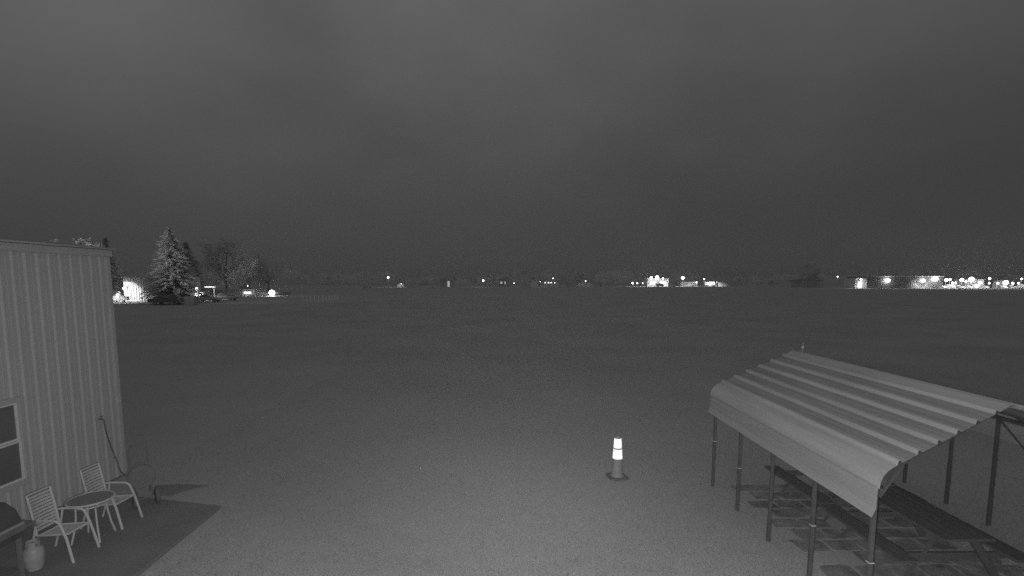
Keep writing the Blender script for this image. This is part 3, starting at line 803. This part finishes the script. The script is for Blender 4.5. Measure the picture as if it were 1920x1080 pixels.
CARS = {}
def car(u, D, kind, paint, label, rz=0.0, group='vehicles parked across the field'):
    b_ = base_at(u, D)
    key = (kind, paint)
    if key in CARS:
        c_ = copy_tree(CARS[key]); c_.location = b_; c_.rotation_euler = (0, 0, rz); c_['label'] = label; c_['group'] = group
        return c_
    nm = {'sedan': 'parked_car', 'pickup': 'parked_pickup', 'van': 'parked_van'}[kind]
    t_ = thing(nm, label, 'van' if kind == 'van' else ('pickup' if kind == 'pickup' else 'car'), b_, rz, group)
    if kind == 'sedan':
        L_, hw = 2.25, .86
        bodyp = [(-2.25, .35), (-2.2, .78), (-1.55, .92), (-0.9, .95), (0.85, .95), (1.75, .85), (2.2, .68), (2.25, .35)]
        cab = [(-1.5, .95), (-0.85, 1.40), (0.25, 1.43), (0.95, .95)]
    elif kind == 'pickup':
        bodyp = [(-2.6, .45), (-2.6, 1.05), (-0.35, 1.05), (1.2, 1.08), (2.45, .98), (2.6, .8), (2.6, .45)]; hw = .93
        cab = [(-0.45, 1.08), (-0.3, 1.72), (0.75, 1.75), (1.35, 1.08)]
    else:
        bodyp = [(-2.5, .4), (-2.5, 2.0), (-2.3, 2.15), (0.9, 2.15), (1.6, 1.25), (2.4, 1.05), (2.5, .4)]; hw = .95
        cab = None
    MB().prism(bodyp, -hw, hw).build('body', M[paint], t_, bevel=.05)
    if cab:
        MB().prism(cab, -hw + .1, hw - .1).build('cabin', M[paint], t_, bevel=.05)
        cx_ = sum(p[0] for p in cab) / 4; cz_ = .5 * (cab[0][1] + cab[1][1])
        gl = [(cx_ + (p[0] - cx_) * .86, cz_ + (p[1] - cz_) * .72) for p in cab]
        MB().prism(gl, -hw + .094, hw - .094).build('window', M['glass'], t_)
    else:
        MB().prism([(0.2, 1.3), (0.2, 1.95), (0.85, 1.95), (1.38, 1.3)], -hw - .006, hw + .006).build('window', M['glass'], t_)
    for x_ in (-1.45, 1.45):
        for s_ in (-1, 1):
            wl = MB().lathe([(.12, -.11), (.33, -.11), (.33, .11), (.12, .11)], c=(x_, s_ * (hw - .06), .33), n=18, axis='y').build('wheel', M['rubber'], t_)
            MB().lathe([(0, -.112), (.19, -.112), (.19, .112), (0, .112)], c=(x_, s_ * (hw - .055), .33), n=14, axis='y').build('rim', M['handle'], wl)
    for s_ in (-1, 1):
        xe = bodyp[-1][0]
        MB().box(xe - .06, xe + .012, s_ * .6 - .16, s_ * .6 + .16, .6, .74).build('headlight', M['white'], t_)
    CARS[key] = t_
    return t_

# --- left yard
slab(150, 345, 89, 99.5, 'pale_concrete')
slab(110, 400, 83.2, 85.6, 'pale_concrete', 0.005)
building('steel_shed', 'white ribbed metal building lit brightly by its wall lamp at left', 231, 293, 521, 100, 14, 'white_wall', ribs=0.5, flat=0.3, doors=((236, 245, 546, 'grey_wall'),))
wall_lamp(238, 541, 100, 'wall lamp blazing on the white ribbed metal building', 1300, .3, 1.4)
car(208, 95, 'van', 'car_pale', 'pale van beside the ribbed building corner in the lamp glare', 0.5)
pole_lamp(219, 553, 93, 'low lamp shining on the pale van by the building corner', 500, .2)
car(310, 86, 'pickup', 'car_dark', 'dark pickup parked in front of the large spruce', 0.05)
cab_ = thing('utility_cabinet', 'dark utility cabinet with two pale doors at the yard edge', 'cabinet', base_at(353, 84), 0)
MB().box(-.95, .95, 0, .8, 0, 1.5).build('body', M['dark_wall'], cab_, bevel=.02)
for s_ in (-1, 1): MB().box(s_ * .42 - .33, s_ * .42 + .33, -.03, -.002, .1, 1.42).build('door', M['white_wall'], cab_)
wc = thing('lit_column', 'white column lit by the lamp on its top', 'column', base_at(366, 103), 0)
MB().box(-.3, .3, 0, .6, 0, 2.2).box(-.4, .4, -.1, .7, 2.2, 2.35).build('column_body', M['white'], wc)
MB().lathe([(0, 2.36), (.16, 2.4), (.2, 2.6), (.12, 2.8), (0, 2.85)], c=(0, .3, 0), n=12).build('lamp_head', M['lamp'], wc)
lamp_light(wc, (0.5, -1.6, 2.3), 300)
lp = thing('white_locker', 'tall white locker beside the lit column', 'locker', base_at(376, 102), 0)
MB().box(-.45, .45, 0, .6, 0, 1.75).build('body', M['white'], lp, bevel=.02)
MB().box(-.4, .4, -.03, -.002, .1, 1.68).build('door', M['white'], lp)
car(388, 98, 'sedan', 'car_pale', 'pale car right of the white locker', 0.1)
sg = thing('canopy_stand', 'small lit flat canopy on a single post', 'canopy', base_at(397, 110), 0)
MB().tube([(.4, 0, 0), (.4, 0, 2.6)], .09, 8).build('post', M['white'], sg)
MB().box(-1.2, 1.2, -.8, .8, 2.6, 2.85).build('roof', M['white'], sg)
lamp_light(sg, (-0.4, -1.8, 3.0), 160)
building('wooden_shed', 'low dark shed behind the flat lit canopy', 392, 428, 545, 118, 6, 'dark_wall', flat=.2)
car(421, 106, 'sedan', 'car_mid', 'grey car in front of the low dark shed', 0.0)
building('low_office', 'low building with a lit window strip between two yard lamps', 447, 476, 544, 140, 7, 'white_wall', flat=.25, windows=((458, 471, 547, 551, 'litwin'),))
building('long_shed', 'long low shed beside the flood lamp', 477, 520, 549, 141, 8, 'grey_wall', flat=.2)
pole_lamp(452, 549, 136, 'small yard lamp at the left end of the low office', 40, .3)
pole_lamp(509, 549, 134, 'glaring flood lamp beside the long low shed', 300, .75)
pole_lamp(464, 536, 143, 'lamp under the small lit tree above the low office', 0, .1, 'dimlamp')
slab(440, 530, 130, 139, 'pale_concrete', .005)

yl_ = pole_lamp(150, 492, 74, 'yard flood lamp behind the ribbed metal building, aimed at the trees', 0, .2)
sl_ = spot('lamp_light', (0, 0, 0), (1, 0, 0), 4800, 72, 0.7, .15)
sm_ = spot('lamp_light', (0, 0, 0), (1, 0, 0), 1500, 64, 0.7, .15)
sm_.parent = yl_; sm_.location = (-0.3, -.1, hgt_at(492, 74) + .1)
sm_.rotation_euler = Vector((-7, 8, 2.2)).to_track_quat('-Z', 'Y').to_euler()
sl_.parent = yl_; sl_.location = (0.3, -.1, hgt_at(492, 74) + .1)
sl_.rotation_euler = Vector((7, 13, 2.6)).to_track_quat('-Z', 'Y').to_euler()
# marker posts
mk = None
for i, u in enumerate((568, 574, 581, 589, 596, 604, 610.5, 616, 621, 627, 632)):
    D = 93.5 + i * 1.55
    if mk is None:
        mk = thing('marker_post', 'short pale post in the row standing on the grass', 'post', base_at(u, D), 0, 'row of short pale posts')
        MB().tube([(0, 0, 0), (0, 0, 1.1)], .075, 8).build('shaft', M['white'], mk)
        MB().lathe([(.058, 1.1), (.058, 1.14), (0, 1.16)], n=8).build('cap', M['white'], mk)
    else:
        c_ = copy_tree(mk); c_.location = base_at(u, D)

# --- middle distance
pole_lamp(728, 520, 300, 'lone pole lamp high over the left of the far field edge', 300, .55)
building('small_shed', 'small pale shed glowing below the lone pole lamp', 745, 757, 533, 300, 4, 'white_wall', flat=.3)
lt = pole_lamp(752, 532, 297, 'lamp on the front of the small pale shed', 150, .12)
car(769, 298, 'sedan', 'car_pale', 'pale car right of the small pale shed', 0.4)
car(688, 262, 'sedan', 'car_pale', 'faint pale car alone left of the lone pole lamp', 0.2)
building('farm_house', 'dim house with one lit doorway left of the field centre', 824, 848, 526, 320, 8, 'dark_wall', 2.0, doors=((839, 843, 527, 'dimwin'),), cat='house')
pole_lamp(906, 526, 305, 'round pole lamp left of the dim tall house', 320, .5)
building('tall_house', 'dim tall house right of the round pole lamp', 914, 927, 517, 318, 8, 'grey_wall', 1.5, cat='house')
building('dim_house', 'dim low house with two small windows left of the small lamp', 935, 955, 524, 325, 8, 'grey_wall', 1.8, cat='house', windows=((938, 942, 528, 532, 'dimwin'), (946, 948, 528, 533, 'dimwin')))
pole_lamp(964, 531, 306, 'small low lamp left of the white gabled house', 30, .22, 'dimlamp')
slab(880, 915, 299, 307, 'pale_concrete')
building('gabled_house', 'small white gabled house lit at the centre of the horizon', 997, 1008, 522.5, 316, 8, 'white_wall', 1.6, cat='house', windows=((1000, 1002, 523, 526, 'glass'), (1003.5, 1005, 525, 528, 'glass')))
pole_lamp(1013, 528, 306, 'lamp lighting the white gabled house', 160, .15)
building('cabin_row', 'low dark cabin with three small lit windows right of the gabled house', 1012, 1046, 526, 318, 7, 'dark_wall', 1.2, cat='house', windows=((1021, 1023.5, 529, 531, 'litwin'), (1027, 1030, 529, 531, 'litwin'), (1032, 1034.5, 529, 531, 'litwin')))
pole_lamp(1040, 530, 312, 'lamp by the right end of the low cabin', 90, .2)
pole_lamp(1037, 522, 330, 'faint lamp above the low dark cabin', 0, .3, 'dimlamp')
slab(994, 1066, 303, 309, 'pale_concrete')
building('storage_shed', 'long pale low shed right of the low cabin', 1064, 1129, 531, 314, 6, 'grey_wall', flat=.15, ribs=.8)
pole_lamp(1098, 526.5, 310, 'short arm lamp over the long pale shed', 60, .28)

# --- lit station right of centre
building('service_station', 'white service building blown out by its lamps right of centre', 1214, 1254, 522.5, 336, 10, 'white_wall', flat=.3, windows=((1219, 1228, 528, 533, 'litwin'), (1238, 1248, 527, 532, 'litwin')))
for u, v, pw, r_, lab in ((1221, 521, 3500, .8, 'left lamp over the white service building'), (1232, 520, 5000, 1.1, 'largest lamp over the white service building'), (1243, 522, 3500, .5, 'right lamp over the white service building')):
    pole_lamp(u, v, 332, lab, pw, r_)
for u, r_, lab in ((1186, .5, 'leftmost of three small low lamps left of the service building'), (1195, .4, 'middle of three small low lamps left of the service building'), (1205, .3, 'small low lamp closest to the service building')):
    pole_lamp(u, 531, 325, lab, 40, r_)
car(1259, 329, 'van', 'car_pale', 'white van parked right of the service building', 0.0)
car(1238, 326, 'van', 'car_pale', 'white van parked in front of the service building', 0.1)
slab(1203, 1284, 320, 334, 'pale_concrete')
pole_lamp(1280, 521, 335, 'round pole lamp right of the service building', 1800, .95)
building('low_wall_shed', 'low long lit shed under the round pole lamp', 1277, 1308, 528.5, 345, 5, 'white_wall', flat=.1)
pole_lamp(1306, 529.5, 338, 'lamp at the right end of the low long lit shed', 220, .45)
pole_lamp(1320, 523, 340, 'small pole lamp left of the lit trailer', 200, .4)
tr_ = thing('box_trailer', 'white box trailer shining right of the small pole lamp', 'trailer', base_at(1332, 338), 0)
MB().box(-3.2, 3.2, 0, 2.4, .7, 3.2).build('body', M['white'], tr_, bevel=.08)
MB().box(3.2, 4.4, 1.0, 1.3, .65, .8).build('tow_bar', M['pole'], tr_)
for x_ in (-.5, .5): MB().lathe([(.1, -.12), (.38, -.12), (.38, .12), (.1, .12)], c=(x_, .1, .38), n=16, axis='y').build('wheel', M['rubber'], tr_)
lamp_light(tr_, (0, -3.2, 3.4), 4500)
building('low_wall_shed', 'low pale shed right of the shining trailer', 1349, 1373, 529.3, 340, 4, 'white_wall', flat=.1)
pole_lamp(1344, 529, 336, 'lamp between the trailer and the low pale shed', 120, .12)
slab(1284, 1380, 326, 337, 'asphalt', .005)
rs_ = thing('reflector_stake', 'small pale reflector stake alone in the dark field', 'marker', base_at(1283, 205), 0)
MB().tube([(0, 0, 0), (0, 0, .35)], .04, 6).build('stake', M['pole'], rs_)
MB().box(-.25, .25, -.05, .05, .3, .8).build('reflector', M['bright'], rs_)
sg2 = thing('square_sign', 'faint square sign on posts at the edge of the dark trees', 'sign', base_at(1478, 290), 0)
MB().box(-1.0, 1.0, -.04, .04, .5, 2.5).build('board', M['bright'], sg2)
for x_ in (-.7, .7): MB().tube([(x_, .08, 0), (x_, .08, 2.4)], .05, 6).build('post', M['pole'], sg2)
building('dark_barn', 'low dark barn in front of the dark trees', 1484, 1545, 525, 292, 12, 'dark_wall', 1.5)
pole_lamp(1570, 519, 290, 'single high lamp between the dark barn and the lit workshop', 30, .32)

# --- long lit workshop and yard on the right
DW = 258
building('open_bay', 'bright open bay at the left end of the long workshop', 1604, 1626, 522, DW, 9, 'white_wall', flat=.3, windows=((1608, 1616, 528, 539, 'litwin'),), doors=((1618, 1622, 529, 'dark_wall'),))
building('workshop', 'long dark workshop with two glaring wall lamps at right', 1627, 1768, 519, DW + 1, 16, 'shop_wall', flat=.35, ribs=.9)
pole_lamp(1614, 524, DW - 3, 'lamp over the bright open bay', 1100, .45)
wall_lamp(1662, 526, DW + 1, 'left glaring wall lamp on the long workshop', 6500, .9, 1.9)
wall_lamp(1728, 526, DW + 1, 'middle glaring wall lamp on the long workshop', 6000, .8, 1.9)
wall_lamp(1751, 523, DW + 1, 'right glaring wall lamp on the long workshop', 7000, 1.0, 1.9)
slab(1600, 1800, DW - 12, DW, 'pale_concrete')
slab(1790, 2050, DW - 14, DW + 6, 'asphalt', .005)
vk = [('sedan', 'car_pale'), ('van', 'car_pale'), ('pickup', 'car_mid'), ('sedan', 'car_mid'), ('van', 'car_pale'), ('sedan', 'car_pale')]
labs = ['white car parked at the right end of the workshop', 'white van in the lit yard right of the workshop', 'grey pickup left of the bright yard post', 'grey car under the bright yard post', 'white van below the yard flood lamp', 'pale car right of the yard flood lamp',
        'white car far right in the lit yard', 'white van at the right edge of the lit yard', 'grey pickup between two low yard lamps']
for i, u in enumerate((1769, 1782, 1797, 1812, 1828, 1846, 1880, 1916, 1897)):
    k_, p_ = (vk + [('sedan', 'car_pale'), ('van', 'car_pale'), ('pickup', 'car_mid')])[i]
    car(u, DW - 4 + (i % 3), k_, p_, labs[i], 1.3 + 0.2 * (i % 4))
building('yard_office', 'small pale office behind the yard flood lamp', 1814, 1846, 524, DW + 4, 8, 'white_wall', flat=.25)
building('yard_hut', 'small pale hut in the far right of the lit yard', 1879, 1893, 527, DW + 3, 5, 'white_wall', flat=.25)
for u, v, pw, r_, lab in ((1774, 525, 1800, .75, 'yard lamp just right of the workshop'), (1781, 524, 1200, .5, 'second yard lamp from the workshop'), (1786, 530, 120, .35, 'low yard lamp left of two beside the cars'), (1792, 530, 120, .35, 'low yard lamp right of two beside the cars'),
                          (1803, 525, 2000, .8, 'bright yard post lamp'), (1811, 528, 200, .4, 'small lamp beside the bright yard post'), (1821, 524, 4000, 1.2, 'flood lamp over the small pale office'), (1838, 530, 1500, .7, 'low lamp at the right end of the pale office'),
                          (1855, 522, 300, .5, 'high lamp right of the pale office'), (1855, 531, 80, .4, 'low lamp under the high one right of the office'), (1871, 531, 100, .5, 'low lamp left of the pale hut'), (1886, 530, 2600, 1.1, 'glaring lamp at the pale hut'),
                          (1899, 531, 120, .5, 'low lamp just right of the pale hut'), (1910, 531, 120, .45, 'low lamp second right of the pale hut'), (1915, 523, 150, .4, 'high lamp at the right edge')):
    pole_lamp(u, v, DW - 6, lab, pw, r_)

# ------------------------------------------------------------------ thin night haze over the field
hm = bpy.data.materials.new('night_haze'); hm.use_nodes = True
n_, k_ = hm.node_tree.nodes, hm.node_tree.links
n_.clear()
pv_ = n_.new('ShaderNodeVolumePrincipled'); pv_.inputs['Color'].default_value = (.9, .9, .9, 1)
pv_.inputs['Density'].default_value = 0.00055; pv_.inputs['Anisotropy'].default_value = 0.55
ho = n_.new('ShaderNodeOutputMaterial'); k_.new(pv_.outputs[0], ho.inputs['Volume'])
hb = MB().box(-5200, 5200, -400, 6200, -1.2, 26).build('haze', hm)
tag(hb, 'thin haze in the night air over the field', 'haze', kind='stuff')
S.cycles.volume_bounces = 0
